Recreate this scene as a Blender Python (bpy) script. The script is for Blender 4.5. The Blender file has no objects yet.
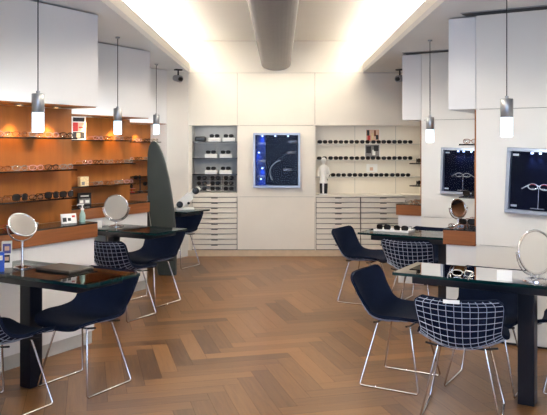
import bpy, bmesh, math, random
from mathutils import Vector, Matrix
random.seed(7)
SC = bpy.context.scene
COL = SC.collection
PI = math.pi
R30 = math.radians(-30)

# ------------------------------------------------------------------ grid
# the shop fittings stand on a grid turned 30 degrees to the room axis
def P(n, b, z=0.0):
    return Vector((.8660254*n + .5*b, -.5*n + .8660254*b, z))

# ------------------------------------------------------------------ materials
def lin(c):
    c = c/255.0
    return c/12.92 if c <= .04045 else ((c+.055)/1.055)**2.4
def rgb(t): return (lin(t[0]), lin(t[1]), lin(t[2]), 1)

def mat(name, col, rough=.5, metal=0.0, var=.06, scale=14.0, bump=0.0, bscale=200.0, spec=.5, coat=0.0, emit=None, estr=0.0):
    m = bpy.data.materials.new(name); m.use_nodes = True
    nt = m.node_tree; bs = nt.nodes['Principled BSDF']
    c = rgb(col)
    bs.inputs['Base Color'].default_value = c
    bs.inputs['Roughness'].default_value = rough
    bs.inputs['Metallic'].default_value = metal
    bs.inputs['Specular IOR Level'].default_value = spec
    bs.inputs['Coat Weight'].default_value = coat
    if var:
        tc = nt.nodes.new('ShaderNodeTexCoord'); no = nt.nodes.new('ShaderNodeTexNoise')
        no.inputs['Scale'].default_value = scale; no.inputs['Detail'].default_value = 3
        rp = nt.nodes.new('ShaderNodeValToRGB')
        rp.color_ramp.elements[0].position = .3; rp.color_ramp.elements[1].position = .7
        rp.color_ramp.elements[0].color = tuple(x*(1-var) for x in c[:3])+(1,)
        rp.color_ramp.elements[1].color = tuple(min(1, x*(1+var)) for x in c[:3])+(1,)
        nt.links.new(tc.outputs['Object'], no.inputs['Vector'])
        nt.links.new(no.outputs['Fac'], rp.inputs['Fac'])
        nt.links.new(rp.outputs['Color'], bs.inputs['Base Color'])
        if bump:
            n2 = nt.nodes.new('ShaderNodeTexNoise'); n2.inputs['Scale'].default_value = bscale
            bp = nt.nodes.new('ShaderNodeBump'); bp.inputs['Strength'].default_value = bump
            bp.inputs['Distance'].default_value = .002
            nt.links.new(tc.outputs['Object'], n2.inputs['Vector'])
            nt.links.new(n2.outputs['Fac'], bp.inputs['Height'])
            nt.links.new(bp.outputs['Normal'], bs.inputs['Normal'])
    if emit:
        bs.inputs['Emission Color'].default_value = rgb(emit)
        bs.inputs['Emission Strength'].default_value = estr
    return m

def clear_glass(name, tint, ior=1.5, rough=0.0, mx=None):
    m = bpy.data.materials.new(name); m.use_nodes = True
    nt = m.node_tree
    for n in list(nt.nodes):
        if n.type != 'OUTPUT_MATERIAL': nt.nodes.remove(n)
    out = [n for n in nt.nodes if n.type == 'OUTPUT_MATERIAL'][0]
    tr = nt.nodes.new('ShaderNodeBsdfTransparent'); tr.inputs['Color'].default_value = rgb(tint)
    gl = nt.nodes.new('ShaderNodeBsdfGlossy'); gl.inputs['Roughness'].default_value = rough
    fr = nt.nodes.new('ShaderNodeFresnel'); fr.inputs['IOR'].default_value = ior
    mi = nt.nodes.new('ShaderNodeMixShader')
    nt.links.new(fr.outputs[0], mi.inputs[0]); nt.links.new(tr.outputs[0], mi.inputs[1]); nt.links.new(gl.outputs[0], mi.inputs[2])
    nt.links.new(mi.outputs[0], out.inputs[0])
    return m

def wood(name, c1, c2, rough, use_tone=False, grain=(1.5, 26, 26)):
    m = bpy.data.materials.new(name); m.use_nodes = True
    nt = m.node_tree; bs = nt.nodes['Principled BSDF']
    bs.inputs['Roughness'].default_value = rough
    mp = nt.nodes.new('ShaderNodeMapping'); mp.inputs['Scale'].default_value = grain
    if use_tone:
        uv = nt.nodes.new('ShaderNodeUVMap'); nt.links.new(uv.outputs[0], mp.inputs[0])
    else:
        tc = nt.nodes.new('ShaderNodeTexCoord'); nt.links.new(tc.outputs['Object'], mp.inputs[0])
    no = nt.nodes.new('ShaderNodeTexNoise'); no.inputs['Scale'].default_value = 1.6; no.inputs['Detail'].default_value = 6
    no.inputs['Distortion'].default_value = .6
    nt.links.new(mp.outputs[0], no.inputs['Vector'])
    rp = nt.nodes.new('ShaderNodeValToRGB')
    rp.color_ramp.elements[0].position = .25; rp.color_ramp.elements[1].position = .75
    rp.color_ramp.elements[0].color = rgb(c1); rp.color_ramp.elements[1].color = rgb(c2)
    if use_tone:
        at = nt.nodes.new('ShaderNodeAttribute'); at.attribute_name = 'tone'
        ml = nt.nodes.new('ShaderNodeMath'); ml.operation = 'MULTIPLY'; ml.inputs[1].default_value = .38
        m2 = nt.nodes.new('ShaderNodeMath'); m2.operation = 'MULTIPLY_ADD'; m2.inputs[1].default_value = .62
        nt.links.new(no.outputs['Fac'], ml.inputs[0]); nt.links.new(at.outputs['Fac'], m2.inputs[0]); nt.links.new(ml.outputs[0], m2.inputs[2])
        nt.links.new(m2.outputs[0], rp.inputs['Fac'])
    else:
        nt.links.new(no.outputs['Fac'], rp.inputs['Fac'])
    nt.links.new(rp.outputs['Color'], bs.inputs['Base Color'])
    return m

M = {}
M['white']   = mat('white_paint', (226, 223, 219), .45, var=.02, scale=3)
M['cream']   = mat('cream_paint', (230, 222, 208), .45, var=.02, scale=3)
M['lacquer'] = mat('white_lacquer', (224, 223, 224), .3, var=.015, scale=3)
M['ceil']    = mat('ceiling_paint', (238, 234, 226), .7, var=.01, scale=2)
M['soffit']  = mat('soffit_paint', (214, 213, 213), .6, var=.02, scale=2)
M['plinth']  = mat('plinth_beige', (205, 180, 150), .5)
M['duct']    = mat('duct_grey', (120, 116, 116), .45, metal=.2, var=.04)
M['gap']     = mat('shadow_gap', (40, 38, 38), .8, var=0)
M['brown']   = wood('brown_veneer', (128, 74, 26), (156, 94, 34), .4, grain=(6, 6, .8))
M['fascia']  = wood('brown_fascia', (118, 68, 34), (142, 84, 44), .4, grain=(2, 2, 30))
M['plank']   = wood('oak_planks', (90, 57, 29), (150, 105, 62), .32, use_tone=True, grain=(2.2, 30, 1))
M['dark_top']= mat('dark_counter_top', (36, 30, 27), .2, var=.1)
M['shelf']   = mat('smoked_glass_edge', (26, 20, 16), .15, var=.05)
M['cshelf']  = mat('pale_shelf', (205, 200, 190), .3, var=.02)
M['navy']    = mat('navy_upholstery', (7, 18, 40), .8, var=.12, scale=30, bump=.35, bscale=500, spec=.15)
M['chrome']  = mat('chrome_steel', (215, 215, 218), .16, metal=1, var=.02)
M['wire']    = mat('bright_wire', (170, 180, 205), .4, metal=.5, var=.02)
M['steel']   = mat('brushed_steel', (160, 162, 166), .35, metal=.9, var=.05, scale=40)
M['frame']   = mat('satin_frame', (158, 164, 178), .35, metal=.5, var=.04)
M['mirror']  = mat('mirror_silver', (238, 240, 242), .03, metal=1, var=0)
M['postnavy']= mat('dark_navy_post', (8, 13, 26), .3, var=.08)
M['black']   = mat('black_plastic', (14, 14, 16), .3, var=.1)
M['blackm']  = mat('black_matt', (22, 21, 22), .6, var=.1)
M['lamp']    = mat('glowing_lamp_glass', (235, 250, 255), .3, var=0, emit=(188, 234, 255), estr=1.5)
M['warmbulb']= mat('warm_bulb', (255, 220, 160), .3, var=0, emit=(255, 190, 100), estr=6.0)
M['bluebulb']= mat('blue_white_bulb', (200, 220, 255), .3, var=0, emit=(170, 200, 255), estr=6.0)
M['tube']    = mat('cove_tube', (255, 250, 240), .3, var=0, emit=(255, 246, 232), estr=3.0)
M['case']    = mat('midnight_case_lining', (6, 10, 30), .6, var=.25, scale=6, spec=.08)
M['gtop']    = clear_glass('table_glass', (200, 226, 218), 1.52)
M['gedge']   = mat('green_glass_edge', (8, 44, 44), .1, var=.15, scale=8)
M['glowpanel'] = mat('painted_blue_glow', (12, 40, 110), .4, var=.7, scale=9, spec=.2)  # blotchy blue, the glow put into the colour
M['gshelf'] = clear_glass('smoked_glass', (214, 204, 190), 1.4)
M['pane']    = clear_glass('display_pane', (244, 246, 250), 1.12)
M['lens']    = clear_glass('clear_lens', (225, 225, 225), 1.5)
M['dlens']   = mat('dark_lens', (22, 15, 12), .35, var=.1, spec=.25)
M['fr_dark'] = mat('tortoise_frame', (40, 24, 18), .25, var=.3, scale=120)
M['fr_black']= mat('black_frame', (16, 14, 15), .25, var=.1)
M['fr_pink'] = mat('rose_frame', (196, 150, 150), .25, var=.1, scale=60)
M['fr_sil']  = mat('silver_frame', (215, 212, 206), .2, metal=.7, var=.03)
M['fr_red']  = mat('red_frame', (170, 40, 34), .3, var=.1)
M['fr_brown']= mat('amber_frame', (128, 76, 44), .25, var=.25, scale=90)
M['card']    = mat('white_card', (238, 236, 232), .6, var=.02)
M['ink']     = mat('dark_print', (40, 38, 40), .6, var=.15, scale=60)
M['inkgrey'] = mat('grey_print', (130, 126, 124), .6, var=.3, scale=60)
M['skin']    = mat('skin_print', (214, 176, 152), .6, var=.08)
M['redp']    = mat('red_print', (196, 52, 48), .6, var=.15, scale=50)
M['creamp']  = mat('cream_print', (222, 196, 150), .6, var=.2, scale=70)
M['blue']    = mat('blue_print', (30, 84, 196), .4, var=.2, scale=40)
M['violet']  = mat('violet_print', (92, 90, 150), .4, var=.35, scale=50)
M['board']   = mat('dark_green_board', (54, 60, 55), .4, var=.08, scale=8)
M['boardedge']=mat('pale_board_edge', (150, 152, 146), .4, var=.05)
M['iwhite']  = mat('instrument_white', (236, 234, 228), .3, var=.02)
M['green']   = mat('pale_green_plastic', (168, 196, 184), .3, var=.05)
M['leather'] = mat('grey_brown_leather', (74, 66, 58), .4, var=.12, scale=40, bump=.2)
M['drawgap'] = mat('drawer_recess', (110, 102, 94), .6, var=.05)
M['grey']    = mat('grey_lining', (176, 174, 170), .5, var=.04)

# ------------------------------------------------------------------ mesh builder
class MB:
    def __init__(s): s.v = []; s.f = []; s.mi = []; s.mats = []; s.sm = []
    def slot(s, m):
        if m not in s.mats: s.mats.append(m)
        return s.mats.index(m)
    def add(s, vs, fs, m, smooth=False):
        o = len(s.v); k = s.slot(m)
        s.v += [tuple(v) for v in vs]
        for f in fs:
            s.f.append([o+i for i in f]); s.mi.append(k); s.sm.append(smooth)
    def box(s, x0, x1, y0, y1, z0, z1, m, bev=0.0, mtx=None):
        bm = bmesh.new()
        bmesh.ops.create_cube(bm, size=1)
        for v in bm.verts:
            v.co = Vector(((x0+x1)/2+v.co.x*(x1-x0), (y0+y1)/2+v.co.y*(y1-y0), (z0+z1)/2+v.co.z*(z1-z0)))
        if bev:
            bmesh.ops.bevel(bm, geom=bm.edges[:], offset=bev, segments=2, profile=.5, affect='EDGES')
        s.bm(bm, m, mtx=mtx); return s
    def bm(s, bm, m, mtx=None, smooth=False):
        bm.verts.index_update()
        vs = [(mtx @ v.co) if mtx else v.co.copy() for v in bm.verts]
        s.add(vs, [[v.index for v in f.verts] for f in bm.faces], m, smooth); bm.free()
    def tube(s, pts, r, m, seg=8, closed=False):
        pts = [Vector(p) for p in pts]; n = len(pts)
        rs = r if isinstance(r, (list, tuple)) else [r]*n
        rings = []; up = None
        for i in range(n):
            a = pts[i-1] if (i > 0 or closed) else pts[i]
            c = pts[(i+1) % n] if (i < n-1 or closed) else pts[i]
            t = (c-a)
            if t.length < 1e-9: t = Vector((0, 0, 1))
            t.normalize()
            if up is None:
                up = Vector((0, 0, 1)) if abs(t.z) < .9 else Vector((1, 0, 0))
            sd = t.cross(up)
            if sd.length < 1e-6: sd = t.cross(Vector((1, .3, 0)))
            sd.normalize(); up = sd.cross(t).normalized()
            rings.append([pts[i] + rs[i]*(math.cos(2*PI*k/seg)*sd + math.sin(2*PI*k/seg)*up) for k in range(seg)])
        vs = [v for rg in rings for v in rg]; fs = []
        for i in range(n if closed else n-1):
            j = (i+1) % n
            for k in range(seg):
                l = (k+1) % seg
                fs.append([i*seg+k, i*seg+l, j*seg+l, j*seg+k])
        if not closed:
            fs.append(list(range(seg))[::-1]); fs.append([(n-1)*seg+k for k in range(seg)])
        s.add(vs, fs, m, True); return s
    def lathe(s, prof, m, seg=24, c=(0, 0, 0), mtx=None):
        vs = []; fs = []
        for (r, z) in prof:
            for k in range(seg):
                a = 2*PI*k/seg
                p = Vector((c[0]+r*math.cos(a), c[1]+r*math.sin(a), c[2]+z))
                vs.append(mtx @ p if mtx else p)
        n = len(prof)
        for i in range(n-1):
            for k in range(seg):
                l = (k+1) % seg
                fs.append([i*seg+k, i*seg+l, (i+1)*seg+l, (i+1)*seg+k])
        fs.append(list(range(seg))[::-1]); fs.append([(n-1)*seg+k for k in range(seg)])
        s.add(vs, fs, m, True); return s
    def prism(s, pts, y0, y1, m, mtx=None):          # outline in x,z extruded in y
        n = len(pts)
        vs = [Vector((x, y0, z)) for x, z in pts]+[Vector((x, y1, z)) for x, z in pts]
        if mtx: vs = [mtx @ v for v in vs]
        fs = [list(range(n)), list(range(n, 2*n))[::-1]]+[[i, i+n, (i+1) % n+n, (i+1) % n] for i in range(n)]
        s.add(vs, fs, m); return s
    def build(s, name, parent=None, loc=(0, 0, 0), rz=0.0):
        me = bpy.data.meshes.new(name)
        me.from_pydata(s.v, [], s.f)
        for m in s.mats: me.materials.append(m)
        for p, k, q in zip(me.polygons, s.mi, s.sm):
            p.material_index = k; p.use_smooth = q
        bm = bmesh.new(); bm.from_mesh(me); bmesh.ops.recalc_face_normals(bm, faces=bm.faces[:]); bm.to_mesh(me); bm.free()
        if any(s.sm):
            try: me.set_sharp_from_angle(angle=math.radians(50))
            except Exception: pass
        o = bpy.data.objects.new(name, me); COL.objects.link(o)
        if parent: o.parent = parent
        o.location = loc; o.rotation_euler = (0, 0, rz)
        return o

def tag(o, label, cat, group=None):
    o['label'] = label; o['category'] = cat
    if group: o['group'] = group
    return o
def thing(name, label, cat, loc, rz=0.0, group=None):
    o = bpy.data.objects.new(name, None); COL.objects.link(o); o.empty_display_size = .1
    o.location = loc; o.rotation_euler = (0, 0, rz)
    return tag(o, label, cat, group)
def struct(o): o['kind'] = 'structure'; return o
def dup(root, loc, rz, label, group=None):
    r = root.copy(); COL.objects.link(r); r.location = loc; r.rotation_euler = (0, 0, rz); r['label'] = label
    if group: r['group'] = group
    for ch in list(root.children):
        c = ch.copy(); COL.objects.link(c); c.parent = r
        for g in list(ch.children):
            d = g.copy(); COL.objects.link(d); d.parent = c
    return r

# ================================================================== SETTING
YB = 10.1            # back wall
ZS = 2.57            # underside of the lowered side ceilings
ZC = 3.02            # raised ceiling
W = .12; L = 6*W
# ---- herringbone floor
def make_floor():
    d1 = Vector((math.sin(math.radians(75)), math.cos(math.radians(75)))); d2 = Vector((-d1.y, d1.x))
    v = []; f = []; tone = []; uv = []
    g = .0006
    def plank(x0, x1, y0, y1, horiz):
        c = d1*((x0+x1)/2)+d2*((y0+y1)/2)
        if not (-4.6 < c.x < 4.6 and -3.4 < c.y < YB+.5): return
        o = len(v); t = min(1, max(0, random.gauss(.5, .18)))
        for (x, y) in ((x0+g, y0+g), (x1-g, y0+g), (x1-g, y1-g), (x0+g, y1-g)):
            q = d1*x+d2*y; v.append((q.x, q.y, 0))
        f.append([o, o+1, o+2, o+3]); tone.append(t)
        k = random.random()*50
        uv.append([(k, k), (k+L, k), (k+L, k+W), (k, k+W)] if horiz else [(k, k), (k, k+W), (k+L, k+W), (k+L, k)])
    for i in range(-140, 141):
        for j in range(-14, 15):
            ox, oy = i*W+j*L, i*W-j*L
            plank(ox, ox+L, oy, oy+W, True)
            plank(ox+L, ox+L+W, oy+W-L, oy+W, False)
    o = len(v)
    v.extend([(-5, -3.6, -.003), (5, -3.6, -.003), (5, YB+.6, -.003), (-5, YB+.6, -.003),
              (-5, -3.6, -.1), (5, -3.6, -.1), (5, YB+.6, -.1), (-5, YB+.6, -.1)])
    base = [[o, o+1, o+2, o+3], [o+7, o+6, o+5, o+4], [o, o+4, o+5, o+1], [o+1, o+5, o+6, o+2], [o+2, o+6, o+7, o+3], [o+3, o+7, o+4, o]]
    me = bpy.data.meshes.new('floor'); me.from_pydata(v, [], f+base)
    me.materials.append(M['plank']); me.materials.append(M['gap'])
    a = me.attributes.new('tone', 'FLOAT', 'FACE'); ul = me.uv_layers.new(name='UVMap')
    for p in me.polygons:
        if p.index < len(f):
            a.data[p.index].value = tone[p.index]
            for q, li in enumerate(p.loop_indices): ul.data[li].uv = uv[p.index][q]
        else: p.material_index = 1
    ob = bpy.data.objects.new('floor', me); COL.objects.link(ob); struct(ob)
make_floor()

# ---- ceiling, lowered side ceilings with cove, duct
b = MB(); b.box(-5, 5, -3.6, YB+.5, ZC, ZC+.1, M['ceil']); struct(b.build('ceiling'))
def soffit(name, xe, xo, sgn):
    b = MB()
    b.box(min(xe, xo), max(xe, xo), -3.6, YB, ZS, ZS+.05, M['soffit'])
    b.box(min(xe, xe+sgn*.03), max(xe, xe+sgn*.03), -3.6, YB, ZS+.05, ZS+.145, M['ceil'])
    return struct(b.build(name))
soffit('trim_1', -1.27, -4.5, -1)
soffit('trim_2', 1.17, 4.5, 1)
b = MB()
pr = [(.205*math.cos(a), -.09*math.sin(a)) for a in [PI*i/16 for i in range(17)]]
pr = [(x, z) for x, z in pr]+[(-.205, ZC-(ZS+.12)), (.205, ZC-(ZS+.12))]
b.prism([(x-.055, ZS+.12+z) for x, z in pr], -3.6, YB, M['duct'])
struct(b.build('trim_3'))

# ---- back wall with two recesses, made of panels with fine joints
NL = (-1.235, -.60, .89, 1.83)       # x0,x1,z0,z1 of the narrow recess
NR = (.505, 2.02, .86, 1.83)
b = MB(); g = .004; y0, y1 = YB, YB+.02
def bp(x0, x1, z0, z1, m=M['cream']): b.box(x0+g/2, x1-g/2, y0, y1, z0+g/2, z1-g/2, m)
bp(-2.2, 3.2, ZS, ZC)
bp(-2.2, -.60, 1.83, ZS); bp(-.60, .49, 1.83+.0, ZS); bp(.49, 3.2, 1.83, ZS)
bp(-2.2, -1.25, .08, 1.83); bp(-.60, .49, .83, 1.83); bp(-.60, .49, .09, .83)
bp(-1.25, -1.235, .08, 1.83); bp(.49, .505, .08, 1.83); bp(2.02, 3.2, .08, 1.83)
for (x0, x1, z0, z1) in (NL, NR):
    mm = M['grey'] if x0 < 0 else M['cream']
    yb = YB+.32
    b.box(x0-.02, x1+.02, yb, yb+.02, z0-.1, z1+.02, mm)
    b.box(x0-.02, x0, YB+.02, yb, z0-.1, z1, mm); b.box(x1, x1+.02, YB+.02, yb, z0-.1, z1, mm)
    b.box(x0-.02, x1+.02, YB+.02, yb, z1, z1+.02, mm)
b.box(-2.2, 3.2, YB+.36, YB+.45, 0, ZC, M['gap'])
for xx in (1.08, 1.67): b.box(xx, xx+.006, YB+.317, YB+.32, .86, 1.83, M['grey'])
struct(b.build('wall_back'))
b = MB(); b.box(-1.9, 2.9, YB-.012, YB+.02, 0, .083, M['plinth']); struct(b.build('baseboard_back'))

# ---- left wall: saw-tooth behind the bays
BAYS = [(-4.04, 2.29, 4.157, 4.157), (-5.092, 4.157, 6.02, 6.02), (-6.163, 6.02, 8.02, 7.63)]  # front n, b0, b1, end of the niche
D = .28
b = MB()
def nb(n0, n1, b0, b1, z0, z1, m, bb): # box in grid coordinates
    bb.box(n0, n1, b0, b1, z0, z1, m)
for (nf, b0, b1, be) in BAYS:
    nb(nf-D-.12, nf-D-.03, b0-.1, b1, 0, ZS, M['white'], b)
    nb(nf-D-1.3, nf-D-.03, b1-.06, b1-.005, 0, ZS, M['white'], b)
nf = -6.163
nb(nf-D-.03, nf, 7.634, 8.12, 0, ZS, M['white'], b)
nb(-3.10, -2.97, -3.4, 2.27, 0, ZS, M['white'], b)
nb(-4.4, -3.10, 2.20, 2.285, 0, ZS, M['white'], b)
struct(b.build('wall_left', rz=R30))

# ---- right wall: saw-tooth, faces turned to the entrance
RB = [(-1.724, 5.70, 7.66), (-2.854, 7.69, 9.3)]  # edge n, front b, rear end b
b = MB(); OP = .222
for i, (ne, bf, br) in enumerate(RB):
    n0 = ne+OP; n1 = (0.6, -1.46)[i]
    zz = [(.02, .755), (.759, 1.826), (1.83, ZS)]
    for z0, z1 in zz: nb(n0, n1, bf, bf+.02, z0, z1, M['white'], b)
    nb(n0, n1, bf+.022, bf+.06, 0, ZS, M['gap'], b)
    nb(n0, n0+.02, bf+.02, br, 0, ZS, M['white'], b)
nb(-.08, .05, 3.0, 5.70, 0, ZS, M['white'], b)
nb(.05, 3.2, 3.0, 3.1, 0, ZS, M['white'], b)
struct(b.build('wall_right', rz=R30))

# ================================================================== FITTINGS
def downlight_into(parent, x, y, z):
    m = MB(); m.lathe([(.034, 0), (.034, -.006), (.026, -.008), (.026, 0)], M['steel'], 16, (x, y, z))
    f = m.build('downlight', parent)
    m = MB(); m.lathe([(.024, -.002), (.024, -.006)], M['warmbulb'], 16, (x, y, z)); m.build('bulb', f)

BAYN = ['nearest', 'middle', 'rear']
def spot(name, loc, aim, power, col, size, blend=.6, rad=.02):
    l = bpy.data.lights.new(name, 'SPOT'); l.energy = power; l.color = col
    l.spot_size = math.radians(size); l.spot_blend = blend; l.shadow_soft_size = rad
    o = bpy.data.objects.new(name, l); COL.objects.link(o); o.location = loc
    o.rotation_euler = (Vector(aim)-Vector(loc)).to_track_quat('-Z', 'Y').to_euler()
    return o

SHZ = (1.60, 1.36, 1.145)
cab_desc = ['large white handleless wall cabinet above the orange-lit shelves nearest the entrance',
            'white wall cabinet above the second bay of brown shelves',
            'white wall cabinet at the back corner, beside the security camera']
sh_desc = ['brown wood display wall with three shelves behind the nearest glass table',
           'brown wood display wall with the red and white poster on its shelves',
           'brown wood display wall partly hidden by the tall dark green board']
co_desc = ['white counter unit with brown front band behind the nearest tilted mirror',
           'white counter unit with brown front band behind the bright round mirror',
           'white counter unit with brown front band behind the dark green board']
DL = [[3.2, 3.55, 3.90], [5.0, 5.3, 5.72], [6.35, 6.85, 7.32]]
for i, (nf, b0, b1, be) in enumerate(BAYS):
    o = P(nf, b0)
    be_l = be-b0
    t = thing('wall_cabinet', cab_desc[i], 'cabinet', P(nf, b0, 1.835), R30, 'white wall cabinets over the shelves')
    m = MB(); m.box(-D, 0, .004, be_l-.002, .008, ZS-1.835-.012, M['lacquer'], .002); m.build('body', t)
    m = MB(); m.box(-D, -.012, .004, be_l-.012, 0, .008, M['brown']); m.build('underside', t)['label'] = 'brown underside'
    t2 = thing('display_shelving', sh_desc[i], 'shelving', P(nf, b0, .946), R30, 'brown display shelving bays')
    m = MB(); m.box(-D-.025, -D, .0, be_l-.006, -.0, .886, M['brown']); m.build('back_panel', t2)
    for z in SHZ:
        m = MB(); cut = .14 if i < 2 else .02
        m.box(-D, -D+.197, .0, be_l-cut-.003, z-.946-.010, z-.946, M['gshelf'])
        m.box(-D+.197, -D+.2, .0, be_l-cut, z-.946-.010, z-.946, M['shelf']); m.box(-D, -D+.197, be_l-cut-.003, be_l-cut, z-.946-.010, z-.946, M['shelf']); m.build('shelf', t2)
    for bb in DL[i]:
        downlight_into(t, -D+.10, bb-b0, 0)
        spot('niche_spot', P(nf-D+.10, bb, 1.818), P(nf-D+.0, bb, 1.15), 26, (1, .66, .30), 62, .6)
    t3 = thing('counter_unit', co_desc[i], 'counter', P(nf, b0), R30, 'white counter units below the shelves')
    m = MB(); m.box(-D, -.03, 0, be_l-.012, .10, .83, M['lacquer']); m.build('base_panel', t3)
    m = MB(); m.box(-D, -.045, 0, be_l-.02, 0, .10, M['grey']); m.build('plinth', t3)
    m = MB(); m.box(-D, 0, 0, be_l-.004, .83, .935, M['fascia'], .002); m.build('fascia', t3)
    m = MB(); m.box(-D, 0, 0, be_l-.004, .935, .945, M['dark_top']); m.build('worktop', t3)

# right bays: shelves seen end-on
for i, (ne, bf, br) in enumerate(RB):
    t = thing('wall_cabinet', ('tall white wall cabinet beside the near hanging lamp and the dark vent slot', 'white wall cabinet beside the far lamp, next to the lit glasses recess')[i],
              'cabinet', P(ne, bf, 1.83), R30, 'white wall cabinets over the end shelves')
    m = MB(); m.box(0, OP-.004, 0, br-bf, 0, ZS-1.83-.012, M['lacquer'], .002); m.build('body', t)
    t2 = thing('display_shelving', ('brown shelving seen end-on under the nearer tall white cabinet', 'brown shelving seen end-on beside the lit glasses recess')[i], 'shelving', P(ne, bf, .90), R30)
    m = MB(); m.box(OP-.02, OP-.004, .03, br-bf, 0, .925, M['brown']); m.build('back_panel', t2)
    for z in ((1.555, 1.13), (1.35, 1.10))[i]:
        m = MB(); m.box(OP-.15, OP-.02, .03, br-bf, z-.912, z-.90, M['shelf'], .002); m.build('shelf', t2)
    t3 = thing('counter_unit', ('short counter end with brown band and white base beside the far display window', 'brown banded counter end in front of the white drawers')[i], 'counter', P(ne, bf), R30)
    e = (-.045, -.075)[i]; dz = (-.02, 0)[i]
    m = MB(); m.box(e+.02, OP-.004, .02, br-bf, .0, .765+dz, M['lacquer']); m.build('base_panel', t3)
    m = MB(); m.box(e, OP-.004, 0, br-bf, .765+dz, .88+dz, M['fascia'], .002); m.build('fascia', t3)
    m = MB(); m.box(e, OP-.004, 0, br-bf, .88+dz, .89+dz, M['dark_top']); m.build('worktop', t3)

# ---- drawers in the back wall
def drawers(x0, x1, label):
    t = thing('drawer_cabinet', label, 'drawers', ((x0+x1)/2, YB, .09), 0, 'white drawer cabinets in the back wall')
    w = (x1-x0)/2
    m = MB(); m.box(-w, w, .02, .30, 0, .735, M['drawgap']); m.build('carcass', t)
    h = .735/10
    pr = []
    for k in range(10):
        m = MB(); m.box(-w+.003, w-.003, -.012, .019, k*h+.0055, (k+1)*h-.0055, M['cream'], .0015)
        d = m.build('drawer', t)
        m = MB(); m.box(-.045, .045, -.02, -.011, (k+1)*h-.015, (k+1)*h-.006, M['blackm']); m.build('pull', d)
drawers(-1.232, -.604, 'white ten-drawer cabinet below the narrow grey recess')
drawers(.508, 1.125, 'white ten-drawer cabinet under the figurine end of the wide lit recess')
drawers(1.135, 1.76, 'white ten-drawer cabinet partly hidden by the brown counter end and the far table')
b = MB(); b.box(1.77, 3.0, YB, YB+.02, .09, .825, M['cream']); struct(b.build('trim_4'))
m = MB(); m.box(NR[0], NR[1], YB-.03, YB+.315, .83, .86, M['cream'], .002)
tag(m.build('worktop'), 'cream worktop under the lit recess of sunglasses', 'worktop')
m = MB(); m.box(NL[0], NL[1], YB-.01, YB+.315, .83, .89, M['cream'], .002)
tag(m.build('worktop'), 'cream ledge at the bottom of the narrow grey recess', 'worktop')

# shelves in the recesses
for z, w in zip((1.575, 1.345, 1.105), ('top', 'middle', 'bottom')):
    m = MB(); m.box(NR[0]+.002, NR[1]-.002, YB+.105, YB+.315, z-.012, z, M['cshelf'], .001)
    tag(m.build('wall_shelf'), f'{w} pale shelf of sunglasses in the wide lit recess', 'shelf', 'pale shelves in the wide recess')
for z, w in zip((1.605, 1.375, 1.145), ('top', 'second', 'third')):
    m = MB(); m.box(NL[0]+.002, NL[1]-.002, YB+.04, YB+.30, z-.010, z, M['shelf'], .001)
    tag(m.build('wall_shelf'), f'{w} dark glass shelf in the narrow grey recess', 'shelf', 'dark glass shelves in the narrow recess')

# ================================================================== SPECTACLES
def specs_mesh(fr, ln, w=.132, h=.034):
    m = MB(); hw = w/2
    for s in (-1, 1):
        cx = s*hw*.53; rx, rz = hw*.43, h/2
        ring = []
        for k in range(14):
            a = 2*PI*k/14
            e = .72
            x = math.copysign(abs(math.cos(a))**e, math.cos(a))*rx; z = math.copysign(abs(math.sin(a))**e, math.sin(a))*rz
            ring.append(Vector((cx+x, .012*((cx+x)/hw)**2, .004+rz+z)))
        m.tube(ring, .0027, fr, 5, True)
        c = Vector((cx, .002, .004+rz))
        m.add(ring+[c], [[k, (k+1) % 14, 14] for k in range(14)], ln)
        m.tube([(s*hw*.95, .011, .004+rz*1.6), (s*hw, .02, .004+rz*1.6), (s*hw*.98, .09, .004+rz*1.45), (s*hw*.93, .118, .004)], .0026, fr, 5)
    m.tube([(-hw*.13, .001, .004+h*.62), (0, -.002, .004+h*.72), (hw*.13, .001, .004+h*.62)], .003, fr, 5)
    o = m.build('spectacles')
    me = o.data; bpy.data.objects.remove(o)
    return me
SP = {'clear_sil': specs_mesh(M['fr_sil'], M['lens']), 'clear_pink': specs_mesh(M['fr_pink'], M['lens']),
      'clear_brown': specs_mesh(M['fr_brown'], M['lens']), 'clear_black': specs_mesh(M['fr_black'], M['lens']),
      'clear_red': specs_mesh(M['fr_red'], M['lens']),
      'sun_dark': specs_mesh(M['fr_dark'], M['dlens'], .140, .047), 'sun_black': specs_mesh(M['fr_black'], M['dlens'], .140, .045)}
def specs(kind, loc, rz, label, group, name='spectacles', cat='glasses'):
    o = bpy.data.objects.new(name, SP[kind]); COL.objects.link(o); o.location = loc; o.rotation_euler = (0, 0, rz)
    return tag(o, label, cat, group)

# front faces local -Y; toward +n means rotate so that -Y -> (.866,-.5)
RZN = math.radians(60)
tops = ['top', 'second', 'third']
light = ['clear_sil', 'clear_brown', 'clear_sil', 'clear_pink', 'clear_black']
vis = [[3.36, 3.505, 3.65, 3.795, 3.94], [5.06, 5.21, 5.36, 5.51, 5.66, 5.81], [7.03, 7.19, 7.36, 7.52]]
bayl = ['beside the nearest hanging lamp', 'beside the red poster', 'beside the dark green board']
for i, (nf, b0, b1, be) in enumerate(BAYS):
    for s, z in enumerate(SHZ):
        for k, bb in enumerate(vis[i]):
            if i == 1 and (k == 0 or (s != 1 and k == 1)): continue
            if i == 0 and s == 2:
                kd = ['clear_brown', 'sun_dark', 'clear_black', 'sun_dark', 'sun_black'][k]
                lb = 'dark framed glasses in the row on the lowest shelf of the nearest brown display wall'
            else:
                kd = light[(k+s+i) % 5]
                lb = f'clear lensed glasses in the row on the {tops[s]} brown-backed shelf {bayl[i]}'
            if i == 2 and s == 2: continue
            specs(kd, P(nf-D+.175, bb, z+.0005), RZN, lb, lb[lb.index('in the row'):])
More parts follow.
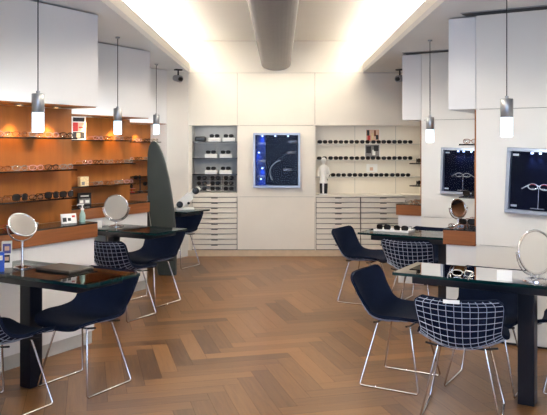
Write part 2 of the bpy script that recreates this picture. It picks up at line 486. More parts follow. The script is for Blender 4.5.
for k, bb in enumerate((3.47, 3.62)):
    specs('clear_red' if k == 0 else 'clear_brown', P(-4.04-.16, bb, .946), RZN, ('red framed' if k == 0 else 'amber framed')+' glasses on the near brown counter behind the tilted mirror', None)

# right lit recess
cnt = 0
for z, w in zip((1.575, 1.345, 1.105), ('top', 'middle', 'bottom')):
    xs = [.60+.152*k for k in range(9)]
    if w == 'bottom': xs = [.72+.152*k for k in range(8)]
    for k, x in enumerate(xs):
        lb = f'dark sunglasses in the row along the {w} shelf of the wide lit recess'
        specs(['sun_dark', 'sun_black'][(k*5+cnt) % 3 % 2], (x+random.uniform(-.005, .005), YB+.125, z+.0005), 0, lb, f'sunglasses on the {w} shelf of the wide recess', 'sunglasses', 'sunglasses')
    cnt += 1
# hidden-end rack pieces near the right edge of the wide recess (on the end-on shelving)
for j, z in enumerate((1.35, 1.10)):
    specs('sun_black', P(-2.854+.14, 7.80, z+.0005), math.radians(-120), ('upper', 'lower')[j]+' dark sunglasses on the shelf end beside the lit recess', None, 'sunglasses', 'sunglasses')

# narrow grey recess: white risers each carrying dark sunglasses
rs = [(1.605, (-1.13, -.93, -.73)), (1.375, (-.98, -.77)), (1.145, (-.98, -.77))]
for (z, xs), w in zip(rs, ('top', 'second', 'third')):
    for k, x in enumerate(xs):
        pos = ('at the pendant end', 'in the middle', 'at the display window end')[k] if len(xs) == 3 else ('nearer the hanging lamp', 'nearer the blue display window')[k]
        hh = .055
        if not (w == 'top' and k == 0):
            m = MB(); m.box(-.085, .085, -.06, .07, 0, hh, M['card'], .004)
            tag(m.build('display_riser', None, (x, YB+.15, z+.0005)), f'white block riser on the {w} dark glass shelf, {pos}', 'riser', 'white risers in the narrow recess')
            specs('sun_black', (x, YB+.10, z+hh+.001), 0, f'black sunglasses on the white riser of the {w} dark shelf, {pos}', 'sunglasses on white risers', 'sunglasses', 'sunglasses')
        else:
            m = MB(); m.box(-.08, .08, -.05, .06, 0, .075, M['black'], .02)
            tag(m.build('glasses_case', None, (x, YB+.15, z+.0005)), 'black rounded glasses case on the top dark glass shelf', 'case')
# rack with three tiers of glasses under the third shelf
t = thing('glasses_rack', 'wire rack of sunglasses at the bottom of the narrow grey recess', 'rack', (-.918, YB+.15, .891))
m = MB()
for x in (-.28, -.095, .095, .28):
    m = MB(); m.tube([(x, .02, 0), (x, .02, .235)], .004, M['chrome'], 6); m.build('upright', t)
for z in (.02, .095, .17):
    m = MB()
    for y in (-.03, .05): m.tube([(-.29, y, z), (.29, y, z)], .0035, M['chrome'], 6)
    for x in (-.28, -.095, .095, .28): m.tube([(x, -.03, z), (x, .05, z)], .0035, M['chrome'], 6)
    m.build('rack_rail', t)
for z, w in zip((.025, .10, .175), ('lowest', 'middle', 'top')):
    for k, x in enumerate((-.19, 0, .19)):
        lb = f'dark sunglasses on the {w} tier of the wire rack in the narrow recess'
        specs('sun_dark', (-.918+x, YB+.09, .891+z+.0005), 0, lb, f'sunglasses on the {w} tier of the wire rack', 'sunglasses', 'sunglasses')

# right counter ends: brown glasses
for k, bb in enumerate((5.74, 6.06, 6.22, 6.38)):
    specs(['clear_brown', 'sun_dark', 'clear_brown', 'clear_pink'][k], P(-1.724+.05, bb, .8705), math.radians(-30), 'brown framed glasses in the line on the counter end below the small mirror', 'glasses on the counter end below the small mirror')
specs('clear_brown', P(-1.56, 5.76, 1.5555), math.radians(-30), 'amber glasses on the short shelf above the far display window', None)
specs('sun_black', P(-1.56, 5.76, 1.1305), math.radians(-30), 'black glasses on the short shelf below the far display window', None)
for k, x in enumerate((.04, .16)):
    specs('clear_brown', P(-2.854+.115, 7.75+(x-.04)*1.4, .8905), math.radians(-30), ('amber glasses on the brown counter end nearest the drawers', 'amber glasses beside others on the brown counter end before the drawers')[k], None)

# ================================================================== CHAIRS
def cat_rom(pts, t):
    n = len(pts)-1; x = min(t*n, n-1e-6); i = int(x); f = x-i
    p0 = pts[max(i-1, 0)]; p1 = pts[i]; p2 = pts[i+1]; p3 = pts[min(i+2, n)]
    return [.5*(2*b_+(c-a)*f+(2*a-5*b_+4*c-d)*f*f+(-a+3*b_-3*c+d)*f**3) for a, b_, c, d in zip(p0, p1, p2, p3)]
PROF = [(.240, .410, .150, .02), (.205, .430, .215, .03), (.09, .428, .248, .045), (-.04, .412, .252, .06), (-.14, .415, .232, .08),
        (-.205, .46, .222, .085), (-.242, .535, .228, .075), (-.264, .61, .236, .06), (-.280, .675, .236, .045), (-.287, .705, .196, .04)]
def shell(u, v, off=0.0):
    y, z, hw, c = cat_rom(PROF, v)
    e = 1e-3
    a = cat_rom(PROF, max(v-e, 0)); d = cat_rom(PROF, min(v+e, 1))
    t = Vector((d[0]-a[0], d[1]-a[1])).normalized()
    nrm = Vector((t.y, -t.x))          # towards the sitter
    k = c*u*u+off
    return Vector((u*hw, y+nrm.x*k, z+nrm.y*k))
def make_chair(label):
    t = thing('wire_chair', label, 'chair', (0, 0, 0))
    nu, nv = 16, 34
    vs = []; fs = []
    for side, off in ((0, .006), (1, -.006)):
        for j in range(nv+1):
            for i in range(nu+1):
                vs.append(shell(-1+2*i/nu, j/nv, off))
    st = (nu+1)*(nv+1)
    for s_ in (0, 1):
        for j in range(nv):
            for i in range(nu):
                q = [s_*st+j*(nu+1)+i, s_*st+j*(nu+1)+i+1, s_*st+(j+1)*(nu+1)+i+1, s_*st+(j+1)*(nu+1)+i]
                fs.append(q if s_ == 0 else q[::-1])
    bd = [i for i in range(nu+1)]+[j*(nu+1)+nu for j in range(1, nv+1)]+[nv*(nu+1)+i for i in range(nu-1, -1, -1)]+[j*(nu+1) for j in range(nv-1, 0, -1)]
    for k in range(len(bd)):
        a, c = bd[k], bd[(k+1) % len(bd)]
        fs.append([a, st+a, st+c, c])
    m = MB(); m.add(vs, fs, M['navy'], True); m.build('seat_pad', t)
    m = MB(); off = -.011
    for i in range(12):
        u = -1+2*i/11
        m.tube([shell(u*.985, v/30, off) for v in range(31)], .0019, M['wire'], 5)
    for j in range(1, 18):
        m.tube([shell((-1+2*i/12)*.985, j/18, off-.004) for i in range(13)], .0019, M['wire'], 5)
    w = m.build('wire_shell', t)
    rim = [shell(-1+2*i/12, 0, -.011) for i in range(13)]+[shell(1, v/30, -.011) for v in range(1, 31)]+[shell(1-2*i/12, 1, -.011) for i in range(1, 13)]+[shell(-1, 1-v/30, -.011) for v in range(1, 30)]
    m = MB(); m.tube(rim, .0042, M['navy'], 6, True); m.build('rim', t)
    r = .0062
    for s in (-1, 1):
        m = MB()
        m.tube([(s*.13, -.105, .405), (s*.215, -.195, .02), (s*.215, -.185, r), (s*.215, .185, r), (s*.215, .195, .02), (s*.13, .11, .402)], r, M['chrome'], 8)
        m.build('sled_leg', t)
    for y, z in ((-.105, .403), (.11, .400)):
        m = MB(); m.tube([(-.20, y, z+.012), (-.13, y, z), (.13, y, z), (.20, y, z+.012)], .006, M['blackm'], 8); m.build('cross_brace', t)
    m = MB(); m.tube([(0, -.105, .403), (0, .11, .400)], .006, M['blackm'], 8); m.build('centre_brace', t)
    return t
# (n, b, direction faced, label)
FB, FNB, FN, FNN = math.radians(-30), math.radians(150), math.radians(-120), math.radians(60)
CH = [
 (-1.16, 4.12, math.radians(-20), 'navy chair whose wire grid back faces us before the large mirror table'),
 (-1.67, 4.47, FN, 'navy chair side-on at the aisle end of the table with white card'),
 (-1.17, 4.69, FNB, 'navy chair whose curved back top shows behind the white card on the glass table'),
 (-.62, 4.88, FNN, 'navy chair at the wall end of the table with white card, beyond the post'),
 (-2.22, 6.33, FB, 'navy chair with wire grid back tucked under the table holding the tray'),
 (-2.86, 6.64, FN, 'navy chair side-on in front of the white drawers, at the tray table'),
 (-2.30, 6.88, FNB, 'navy chair behind the tray table, only its back top showing'),
 (-3.52, 2.83, FB, 'navy chair cut by the picture edge, its seat pushed towards the nearest mirror table'),
 (-3.41, 3.39, FNB, 'navy chair facing us under the table with the tilted mirror'),
 (-4.50, 4.95, FB, 'navy wire grid back chair at the table with the bright upright mirror'),
 (-4.66, 5.52, FNB, 'navy chair facing us under the table with the bright upright mirror'),
 (-5.78, 7.36, FNB, 'navy chair at the rear table under the white instrument'),
]
ch0 = make_chair(CH[0][3]); ch0['group'] = 'navy wire chairs around the glass tables'
for k, (n, bb, rz, lb) in enumerate(CH):
    if k == 0: ch0.location = P(n, bb); ch0.rotation_euler = (0, 0, rz)
    else: dup(ch0, P(n, bb), rz, lb)
m = MB(); m.box(-.075, .012, -.312, -.306, .688, .708, M['card'], .001)
m.build('tag', ch0)['label'] = 'white tag on the chair back'

# ================================================================== TABLES
def table(n0, n1, b0, b1, npost, label):
    flip = npost > (n0+n1)/2
    c = P((n0+n1)/2, (b0+b1)/2)
    t = thing('glass_table', label, 'table', c, R30, 'glass tables on dark posts')
    hx, hy = abs(n1-n0)/2, (b1-b0)/2
    z0, z1 = .732, .75
    m = MB(); x = hx; y = hy
    vs = [(-x, -y, z0), (x, -y, z0), (x, y, z0), (-x, y, z0), (-x, -y, z1), (x, -y, z1), (x, y, z1), (-x, y, z1)]
    m.add(vs, [[0, 3, 2, 1], [4, 5, 6, 7]], M['gtop']); m.build('table_top', t)
    m = MB(); e = .0005
    m.box(-x-.004, x+.004, -y-.004, -y, z0, z1, M['gedge']); m.box(-x-.004, x+.004, y, y+.004, z0, z1, M['gedge'])
    m.box(-x-.004, -x, -y, y, z0, z1, M['gedge']); m.box(x, x+.004, -y, y, z0, z1, M['gedge'])
    m.build('glass_edge', t)
    px = npost-(n0+n1)/2
    m = MB(); m.box(px-.048, px+.048, -.05, .05, 0, .685, M['postnavy'], .004); m.build('post', t)
    m = MB(); m.box(-x+.11 if flip else -x+.02, x-.02 if flip else x-.11, -y+.035, y-.03, .685, .732, M['postnavy'], .003); m.build('underframe', t)
    return t
table(-1.634, -.62, 4.24, 4.69, -.87, 'glass table with large mirror and white card, nearest on the display-window side')
table(-2.67, -1.785, 6.05, 6.50, -1.93, 'glass table with the tray of glasses, in front of the white drawers')
table(-4.035, -2.98, 2.98, 3.42, -3.69, 'glass table with tilted mirror and flat dark folder, nearest on the brown shelf side')
table(-5.085, -4.21, 5.06, 5.51, -4.94, 'glass table with bright upright mirror, beside the dark green board')
table(-6.155, -5.27, 6.90, 7.36, -6.0, 'rear glass table carrying the white instrument')

# ================================================================== MIRRORS
def mirror(loc, rz, tilt, dia, label, hub=.19, name='vanity_mirror'):
    t = thing(name, label, 'mirror', loc, rz)
    r = dia/2
    m = MB(); bq = max(.05, .31*dia)
    m = MB(); m.lathe([(bq, 0), (bq, .006), (bq*.8, .012), (.014, .018), (.009, .03), (.009, hub-r-.012)], M['chrome'], 24); m.build('stand', t)
    m = MB()
    m.tube([((r+.014)*math.cos(a), 0, hub+(r+.014)*math.sin(a)) for a in [PI+PI*k/20 for k in range(21)]], .005, M['chrome'], 8)
    for s in (-1, 1): m.tube([(s*(r+.020), 0, hub), (s*(r-.002), 0, hub)], .007, M['chrome'], 8)
    m.build('yoke', t)
    mt = Matrix.Translation((0, 0, hub)) @ Matrix.Rotation(tilt, 4, 'X') @ Matrix.Rotation(PI/2, 4, 'X')
    m = MB(); rg = [mt @ Vector((r*math.cos(2*PI*k/32), r*math.sin(2*PI*k/32), 0)) for k in range(32)]
    m.tube(rg, .007, M['chrome'], 8, True); m.build('rim', t)
    m = MB(); m.lathe([(r-.003, -.003), (r-.003, .003)], M['mirror'], 32, mtx=mt); m.build('mirror_glass', t)
    return t
mirror(P(-.81, 4.40, .75), math.radians(22), math.radians(-7), .25, 'large round chrome mirror on the table with the white card', hub=.165)
mirror(P(-3.76, 3.19, .75), math.radians(48), math.radians(-42), .18, 'round mirror tilted upwards on the nearest table by the brown shelves', hub=.28)
mirror(P(-4.94, 5.33, .75), math.radians(-8), math.radians(3), .245, 'bright round chrome mirror standing upright on the second table by brown shelves', hub=.185)
mirror(P(-1.715, 5.94, .87), math.radians(24), math.radians(-14), .15, 'small brown-reflecting round mirror on the counter end below the far display window', hub=.15)

# ================================================================== PENDANTS
def pendant(x, y, zb, label):
    t = thing('pendant_lamp', label, 'lamp', (x, y, ZS), 0, 'cylinder pendant lamps over the tables')
    d = zb-ZS
    m = MB(); m.lathe([(.022, 0), (.022, -.012), (.004, -.016)], M['steel'], 20); m.build('canopy', t)
    m = MB(); m.tube([(0, 0, -.01), (0, 0, d+.245)], .0036, M['blackm'], 8); m.build('cord', t)
    m = MB(); m.lathe([(.012, d+.262), (.012, d+.248), (.037, d+.245), (.040, d+.24), (.040, d+.128), (.036, d+.124)], M['steel'], 28); m.build('metal_cap', t)
    m = MB(); m.lathe([(.037, d+.124), (.037, d+.006), (.033, d)], M['lamp'], 28); m.build('lamp_glass', t)
    l = bpy.data.lights.new('pendant_light', 'POINT'); l.energy = 7; l.color = (.86, .95, 1); l.shadow_soft_size = .05
    o = bpy.data.objects.new('pendant_light', l); COL.objects.link(o); o.location = (x, y, zb-.06)
pendant(-1.546, 4.60, 1.626, 'steel and glowing glass pendant lamp nearest the brown shelves')
pendant(-1.535, 6.81, 1.650, 'steel and glowing glass pendant lamp above the bright upright mirror')
pendant(-1.55, 9.02, 1.690, 'steel and glowing glass pendant lamp above the dark green board')
pendant(1.455, 4.62, 1.595, 'steel and glowing glass pendant lamp before the tilted display window')
pendant(1.458, 7.0, 1.575, 'steel and glowing glass pendant lamp beside the wide lit recess')

# ================================================================== DISPLAY WINDOWS
def case(loc, rz, w, h, label, roll=0.0):
    t = thing('display_case', label, 'display case', loc, 0)
    t.rotation_euler = (Matrix.Rotation(rz, 3, 'Z') @ Matrix.Rotation(roll, 3, 'Y')).to_euler()
    m = MB(); f = .028; d = .07
    m.box(-w/2, w/2, -d, 0, h/2-f, h/2, M['frame'], .003); m.box(-w/2, w/2, -d, 0, -h/2, -h/2+f, M['frame'], .003)
    m.box(-w/2, -w/2+f, -d, 0, -h/2+f, h/2-f, M['frame'], .003); m.box(w/2-f, w/2, -d, 0, -h/2+f, h/2-f, M['frame'], .003)
    m.build('frame', t)
    m = MB(); m.box(-w/2+f, w/2-f, -.012, -.002, -h/2+f, h/2-f, M['case']); m.build('lining', t)
    m = MB(); m.box(-w/2+f-.004, w/2-f+.004, -d+.006, -d+.010, -h/2+f-.004, h/2-f+.004, M['pane']); m.build('pane', t)
    return t
def glow(t, x, y, z, power, col, aim=None, size=80):
    o = spot('case_spot', (0, 0, 0), (0, 0, -1), power, col, size, .8, .01)
    # placed in world space at its lamp
    mw = Matrix.Translation(t.location) @ t.rotation_euler.to_matrix().to_4x4()
    p = mw @ Vector((x, y, z)); q = mw @ Vector(aim if aim else (x, y+.03, z-.2))
    o.location = p; o.rotation_euler = (q-p).to_track_quat('-Z', 'Y').to_euler()
    m = MB(); m.lathe([(.009, 0), (.009, -.012)], M['bluebulb'], 12, (x, y, z+.014)); m.build('lamp', t)
def wall_case(nc, bf, zc, label, roll, kind, slabel):
    t = case(P(nc, bf-.001, zc), R30, .48, .50, label, roll)
    for x in (-.06, .0, .08): glow(t, x, -.034, .205, 1.6, (.42, .58, 1), (x, -.012, 0), 75)
    mw = Matrix.Translation(t.location) @ t.rotation_euler.to_matrix().to_4x4()
    m = MB(); m.tube([(0, -.036, -.20), (0, -.036, -.055)], .004, M['chrome'], 8)
    m.tube([(-.05, -.036, -.053), (.05, -.036, -.053)], .004, M['chrome'], 8)
    m.box(-.05, .05, -.056, -.014, -.207, -.199, M['chrome']); m.build('stand', t)
    for z in (.195, -.195):
        m = MB(); m.box(-.205, -.16, -.0135, -.012, z-.008, z+.008, M['card']); m.build('caption_card', t)
    g = MB(); g2 = g
    for s in (-1, 1):                                  # spread frame clipped to the T stand
        ring = [Vector((s*.042+.036*math.cos(a), -.042, -.04+.021*math.sin(a))) for a in [2*PI*k/14 for k in range(14)]]
        g.tube(ring, .004, kind, 6, True)
        g2.tube([(s*.042+.030*math.cos(a), -.046, -.04+.019*math.sin(a)) for a in [math.radians(40+10*k) for k in range(11)]], .004, M['fr_red'] if kind == M['card'] else kind, 6)
        g.tube([(s*.078, -.042, -.032), (s*.125, -.032, -.060)], .004, kind, 6)
    g.tube([(-.008, -.042, -.036), (0, -.043, -.032), (.008, -.042, -.036)], .004, kind, 6)
    o = g.build('spectacles'); o.matrix_world = mw
    tag(o, slabel, 'glasses')
    return t
wall_case(-1.020, 5.70, 1.268, 'lit navy display window with satin frame, tilted, behind the large mirror', math.radians(2.6), M['card'], 'red and white glasses on the stand inside the tilted display window')
wall_case(-2.155, 7.69, 1.27, 'lit navy display window partly hidden behind the white wall edge', math.radians(1.6), M['fr_sil'], 'white glasses on the stand inside the half hidden display window')

t = case((-.046, YB-.001, 1.344), 0, .655, .764, 'lit navy display window with silver frame in the middle of the back wall')
for x, z in ((-.20, .33), (-.02, .33), (.16, .33), (-.25, .10), (-.20, -.12), (-.22, -.27)):
    glow(t, x, -.034, z, 3.0 if x < -.1 else 1.0, (.16, .36, 1), (x, -.012, z-.2), 70)
m = MB(); m.box(-.295, -.155, -.020, -.013, -.345, .345, M['glowpanel']); m.build('glow_panel', t)['label'] = 'added blue panel standing in for the glow'  # added panel, coloured blue to imitate the glow in the case
m = MB(); m.tube([(.07+.165*math.cos(a), -.03, -.17+.165*math.sin(a)) for a in [math.radians(95+9*k) for k in range(15)]], .006, M['steel'], 8); m.build('hoop', t)
shx = [(-.21, .215), (-.21, -.03), (-.21, -.245), (.20, .09), (.15, -.15), (.22, .24)]
for k, (x, z) in enumerate(shx):
    m = MB(); m.box(x-.075, x+.075, -.052, -.013, z-.008, z, M['pane']); m.build('glass_ledge', t)
for k, (x, z) in enumerate(shx):
    o = specs('clear_sil', (0, 0, 0), 0, 'silver glasses inside the back wall display window, '+('upper blue-lit', 'middle blue-lit', 'lowest blue-lit', 'middle dark side', 'lower dark side beside the hoop', 'topmost dark side')[k], 'glasses inside the back wall display window')
    o.scale = (.85, .26, .85); o.location = Vector((-.046+x, YB-.05, 1.344+z+.0005))

# ================================================================== SECURITY CAMERAS, AIR SLOT, SHADOW STRIP
def seccam(x, y, rz, label):
    t = thing('security_camera', label, 'camera', (x, y, ZS), rz)
    m = MB(); m.box(-.05, .05, -.03, .03, -.018, 0, M['blackm'], .003); m.build('mount', t)
    m = MB(); m.tube([(0, 0, -.015), (0, 0, -.085)], .011, M['blackm'], 10); m.build('arm', t)
    m = MB(); m.tube([(0, .09, -.11), (0, .085, -.112), (0, -.055, -.135), (0, -.06, -.136)], [.02, .042, .048, .045], M['steel'], 16); m.build('housing', t)
    m = MB(); m.tube([(0, -.058, -.1355), (0, -.085, -.14)], [.03, .026], M['black'], 14); m.build('lens', t)
seccam(-1.36, 9.62, math.radians(35), 'small security camera by the back corner above the brown shelves')
seccam(1.60, 9.62, math.radians(-35), 'small security camera above the wide lit recess')
for ii, (sn, sb) in enumerate(((-1.58, 5.60), (-2.80, 7.60))):  # first is a vent, second a dark strip drawn for a shadow line
    t = thing('air_slot_shadow_strip', ('dark linear air slot in the low ceiling above the tall white cabinet', 'dark slatted strip standing in for the shadow line above the far white cabinet')[ii], 'vent', P(sn, sb, ZS), R30)
    m = MB(); m.box(0, .95, -.065, .065, -.008, -.0005, M['steel']); m.build('frame', t)
    m = MB()
    for y in (-.045, -.015, .015, .045): m.box(.01, .94, y-.011, y+.011, -.012, -.008, M['blackm'])
    m.build('slats', t)

# ================================================================== LOOSE THINGS
# tall board
def board():
    t = thing('standing_board', 'tall tapered dark green board standing between the two farther tables by brown shelves', 'board', (-1.398, 8.6, 0), math.radians(-4))
    out = [(159, 275.4), (156, 258), (152, 229), (149.6, 213), (148, 196), (147.4, 172), (147.8, 154), (149.2, 146.5), (151.6, 142.2), (154, 141), (156.6, 142.4),
           (159.4, 146.5), (162.6, 154), (166, 165), (169.2, 178), (172, 194), (174.4, 211), (176, 230), (176.8, 258), (176.6, 275.4)]
    k = 8.6/720
    out = [((x-163)*k, (275.4-y)*k) for x, y in out]          # metres, foot of the board at 0
    m = MB(); m.prism(out, -.03, .03, M['board']); ob = m.build('panel', t)
    md = ob.modifiers.new('bev', 'BEVEL'); md.width = .012; md.segments = 3; md.limit_method = 'ANGLE'
    m = MB(); m.tube([(x-.004, 0, z) for x, z in out[:5]], .010, M['boardedge'], 8); m.build('edge_strip', t)
board()

# white desk instrument on the rear table
t = thing('lensmeter', 'white inclined desk instrument with black knobs on the rear table', 'instrument', P(-5.46, 7.10, .75), math.radians(10))
m = MB(); m.box(-.10, .12, -.07, .07, 0, .035, M['iwhite'], .012); m.build('base', t)
mt = Matrix.Translation((-.045, 0, .075)) @ Matrix.Rotation(math.radians(48), 4, 'Y')
m = MB(); m.box(-.05, .05, -.055, .055, -.06, .17, M['iwhite'], .02, mt); m.build('body', t)
m = MB(); m.box(-.035, .035, -.04, .04, .16, .31, M['iwhite'], .02, mt); m.build('head', t)
mt2 = mt @ Matrix.Translation((0, -.05, 0))
def knob(x, z, r, nm='knob'):
    mm = mt @ Matrix.Translation((x, -.05, z)) @ Matrix.Rotation(PI/2, 4, 'X')
    m = MB(); m.lathe([(r, 0), (r, .025), (r*.7, .03)], M['black'], 18, mtx=mm); m.build(nm, t)
knob(-.01, -.01, .04); knob(-.005, .245, .042, 'eyepiece'); knob(.05, .08, .016)

# poster, boxes and cards on the shelves
def card(label, loc, rz, w, h, patches, name='photo_card', th=.012, cat='card', tilt=0.0, border=M['card'], edge_name='panel'):
    t = thing(name, label, cat, loc, rz)
    rt = Matrix.Rotation(tilt, 4, 'X')
    m = MB(); m.box(-w/2, w/2, -th, 0, 0, h, border, .001, rt); m.build(edge_name, t)
    m = MB()
    for (x0, x1, z0, z1, mm) in patches: 
        d = .0006+.0004*len(m.f)/6
        m.box(w*(x0-.5), w*(x1-.5), -th-d, -th, h*z0, h*z1, mm, mtx=rt)
    m.build('print', t); return t
z2 = SHZ
def bay2(bb, z, dn=.09): return P(-5.092-D+dn, bb, z)
card('tall poster in white frame with red and white portrait on the top shelf', bay2(5.22, z2[0]+.0006, .03), math.radians(42), .155, .235,
     [(.1, .9, .78, .95, M['ink']), (.1, .45, .36, .74, M['redp']), (.45, .9, .36, .74, M['skin']), (.1, .9, .06, .34, M['ink']), (.5, .8, .5, .56, M['redp']), (.35, .6, .1, .3, M['creamp'])], 'poster', cat='poster')
card('small cream printed box on the third brown shelf beside pale glasses', bay2(5.20, z2[2]+.0006, .10), RZN, .11, .09,
     [(.1, .9, .55, .9, M['creamp']), (.15, .5, .1, .45, M['inkgrey']), (.55, .9, .15, .4, M['creamp'])], 'printed_box', .04, 'box', border=M['creamp'], edge_name='carton')
card('dark photo card of spectacles standing on the counter behind the pump bottle', P(-5.092-.22, 5.27, .9455), math.radians(45), .15, .125,
     [(.08, .92, .1, .55, M['inkgrey']), (.15, .4, .2, .42, M['card']), (.55, .85, .2, .42, M['card']), (.2, .8, .7, .8, M['card'])], border=M['blackm'])
card('white tent card with printed spectacles on the near brown counter', P(-4.04-.10, 3.95, .9455), math.radians(38), .12, .075,
     [(.08, .34, .18, .6, M['ink']), (.42, .62, .25, .55, M['ink']), (.7, .9, .6, .8, M['redp'])], tilt=math.radians(-14))
# glasses on little dark stands by the board
for k, (bb, hh, kd, lb) in enumerate(((7.08, .05, 'sun_black', 'dark red stand of black sunglasses nearest the bright mirror'), (7.24, .16, 'sun_dark', 'taller stand of dark sunglasses between others beside the green board'), (7.42, .07, 'sun_black', 'green stand of black sunglasses next to the green board'))):
    p = P(-6.163-.13, bb, .9455)
    m = MB(); m.lathe([(.04, 0), (.04, .008), (.008, .012), (.008, hh-.006), (.05, hh-.004), (.05, hh)], (M['fr_red'], M['blackm'], M['board'])[k], 16)
    tag(m.build('glasses_stand', None, p), lb, 'stand')
    specs(kd, p+Vector((-.03, .02, hh+.0006)), RZN, 'black sunglasses carried by the '+('dark red stand nearest the bright mirror', 'taller stand in the middle', 'green stand next to the board')[k], None, 'sunglasses', 'sunglasses')
# pump bottle
t = thing('pump_bottle', 'clear green hand sanitiser pump bottle on the near brown counter end', 'bottle', P(-4.04-.10, 4.09, .945))
m = MB(); m.lathe([(.021, 0), (.023, .004), (.023, .050), (.018, .072), (.011, .085), (.011, .093)], M['green'], 20); m.build('bottle', t)
m = MB(); m.lathe([(.013, .093), (.013, .108), (.005, .11), (.005, .13), (.012, .132), (.012, .142)], M['card'], 16); m.tube([(0, 0, .137), (-.035, 0, .137), (-.04, 0, .128)], .005, M['card'], 8); m.build('pump', t)
# recess cards
ph = [(.04, .96, .04, .96, M['inkgrey'])]
card('upper photo print with red and dark faces in the wide lit recess', (1.34, YB+.3195, 1.60), 0, .21, .19, [(.04, .96, .04, .96, M['skin']), (.10, .28, .5, .92, M['ink']), (.14, .34, .15, .5, M['redp']), (.42, .56, .15, .7, M['creamp']), (.60, .72, .45, .9, M['fr_brown']), (.72, .90, .2, .55, M['ink'])], 'photo_print', .006)
card('middle photo print in black and grey tones in the wide lit recess', (1.335, YB+.3195, 1.37), 0, .22, .20, ph+[(.1, .42, .35, .85, M['ink']), (.5, .7, .2, .6, M['card']), (.6, .9, .5, .9, M['ink'])], 'photo_print', .006)
card('lowest pale photo print in the wide lit recess', (1.33, YB+.3195, 1.165), 0, .16, .12, [(.05, .95, .05, .95, M['card']), (.3, .6, .2, .6, M['skin'])], 'photo_print', .006)
# figurine
t = thing('figurine', 'white-coated figurine with dark legs standing at the end of the lit recess', 'figurine', (.615, YB+.03, .8605), math.radians(-15))
m = MB(); m.lathe([(.06, 0), (.06, .012), (.05, .016)], M['card'], 20); m.build('base', t)
m = MB()
for s in (-1, 1): m.tube([(s*.028, 0, .014), (s*.030, 0, .10), (s*.026, 0, .22)], [.024, .027, .034], M['black'], 12)
m.build('trousers', t)
m = MB(); m.lathe([(.062, .16), (.058, .20), (.05, .26), (.055, .32), (.062, .37), (.05, .405), (.02, .42), (.016, .44), (.03, .455), (.034, .48), (.03, .505), (.014, .522)], M['iwhite'], 20)
for s in (-1, 1): m.tube([(s*.052, 0, .385), (s*.078, -.005, .30), (s*.062, -.05, .25)], [.02, .018, .014], M['iwhite'], 10)
m.build('figure', t)
m = MB(); m.box(-.012, .012, -.042, -.030, .02, .16, M['card'], .003); m.build('stripe', t)

# table things
m = MB(); m.box(-.15, .15, -.105, .105, 0, .016, M['leather'], .004)
tag(m.build('folder', None, P(-3.48, 3.285, .7505), R30), 'flat dark grey folder lying on the table beside the tilted mirror', 'folder')
card('blue printed carton at the picture edge on the nearest table', P(-3.80, 3.045, .7505), math.radians(24), .055, .12, [(.1, .9, .1, .5, M['blue']), (.2, .8, .6, .85, M['card'])], 'carton', .05, 'carton', border=M['blue'], edge_name='box')
card('violet picture carton next to the tilted mirror on the nearest table', P(-3.875, 3.165, .7505), math.radians(18), .062, .17, [(.1, .9, .55, .92, M['violet']), (.2, .8, .2, .5, M['ink']), (.3, .7, .28, .42, M['skin']), (.3, .75, .66, .82, M['skin'])], 'carton', .04, 'carton', edge_name='box')
card('small white card standing on the glass table by the large mirror', P(-.965, 4.285, .7505), math.radians(-22), .085, .06, [(.2, .8, .3, .7, M['card'])], 'table_card', .004, tilt=math.radians(-12))
card('small white card beside the upright mirror on the second table by brown shelves', P(-4.985, 5.15, .7505), math.radians(5), .045, .07, [(.2, .8, .3, .7, M['card'])], 'table_card', .004, tilt=math.radians(-10))
specs('clear_sil', P(-1.21, 4.30, .7505), math.radians(150), 'silver glasses lying on the glass table with the white card', None)
t = thing('glasses_tray', 'pale tray of spectacles on the table before the drawers', 'tray', P(-2.42, 6.31, .7505), math.radians(-30))
m = MB(); m.box(-.17, .17, -.09, .09, 0, .01, M['card'], .003)
m.box(-.17, .17, -.09, -.084, .01, .02, M['card']); m.box(-.17, .17, .084, .09, .01, .02, M['card'])
m.box(-.17, -.164, -.084, .084, .01, .02, M['card']); m.box(.164, .17, -.084, .084, .01, .02, M['card']); m.build('tray', t)
for k, x in enumerate((-.085, .085)):
    specs(('sun_dark', 'sun_black')[k], P(-2.42+x, 6.25, .7612), math.radians(-30), ('dark glasses at the aisle end of the pale tray', 'dark glasses at the wall end of the pale tray')[k], None)

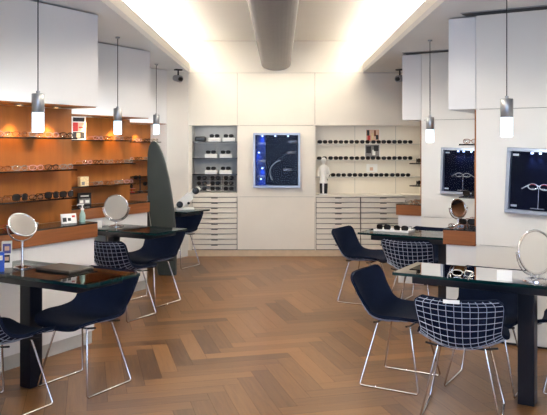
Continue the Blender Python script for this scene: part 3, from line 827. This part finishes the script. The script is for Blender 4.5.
# ================================================================== LIGHT
def area(name, loc, aim, sx, sy, power, col):
    l = bpy.data.lights.new(name, 'AREA'); l.shape = 'RECTANGLE'; l.size = sx; l.size_y = sy; l.energy = power; l.color = col
    o = bpy.data.objects.new(name, l); COL.objects.link(o); o.location = loc
    o.rotation_euler = (Vector(aim)-Vector(loc)).to_track_quat('-Z', 'Y').to_euler()
    return o
# cove strips on the lowered ceilings
for x, s in ((-1.42, 1), (1.32, -1)):
    o = area('cove_light', (x, 3.6, ZS+.09), (x+s*.5, 3.6, ZC+.4), .08, 12.8, 520, (1, .945, .86))
    o.rotation_euler = (PI, s*math.radians(-48), 0)
# daylight of the shop front behind the camera
area('shopfront_daylight', (0, -3.2, 1.5), (0, 5, 1.3), 4.6, 2.6, 190, (.52, .69, 1))
# recess lights
area('recess_light', ((NR[0]+NR[1])/2, YB+.05, NR[3]-.01), ((NR[0]+NR[1])/2, YB+.25, 1.3), 1.4, .05, .5, (1, .92, .76))
for z in (1.575, 1.345, 1.105):
    area('shelf_light', ((NR[0]+NR[1])/2, YB+.13, z-.014), ((NR[0]+NR[1])/2, YB+.25, z-.3), 1.4, .03, .7, (1, .90, .68))
area('recess_light', ((NL[0]+NL[1])/2, YB+.10, NL[3]-.01), ((NL[0]+NL[1])/2, YB+.2, .9), .55, .05, .6, (1, .97, .92))

w = bpy.data.worlds.new('World'); SC.world = w; w.use_nodes = True
w.node_tree.nodes['Background'].inputs[0].default_value = (.62, .74, 1, 1)
w.node_tree.nodes['Background'].inputs[1].default_value = .25

# ================================================================== CAMERA
cam = bpy.data.cameras.new('camera'); co = bpy.data.objects.new('camera', cam); COL.objects.link(co)
co.location = (0, 0, 1.53); co.rotation_euler = (PI/2, 0, 0)
cam.sensor_width = 36; cam.lens = 720/547*36
cam.shift_x = -6.5/547; cam.shift_y = -60.5/547
cam.clip_start = .05
SC.camera = co
vs = SC.view_settings
SC.display_settings.display_device = 'sRGB'
vs.view_transform = 'Standard'; vs.look = 'None'; vs.exposure = 0.56; vs.gamma = 1; vs.use_curve_mapping = False
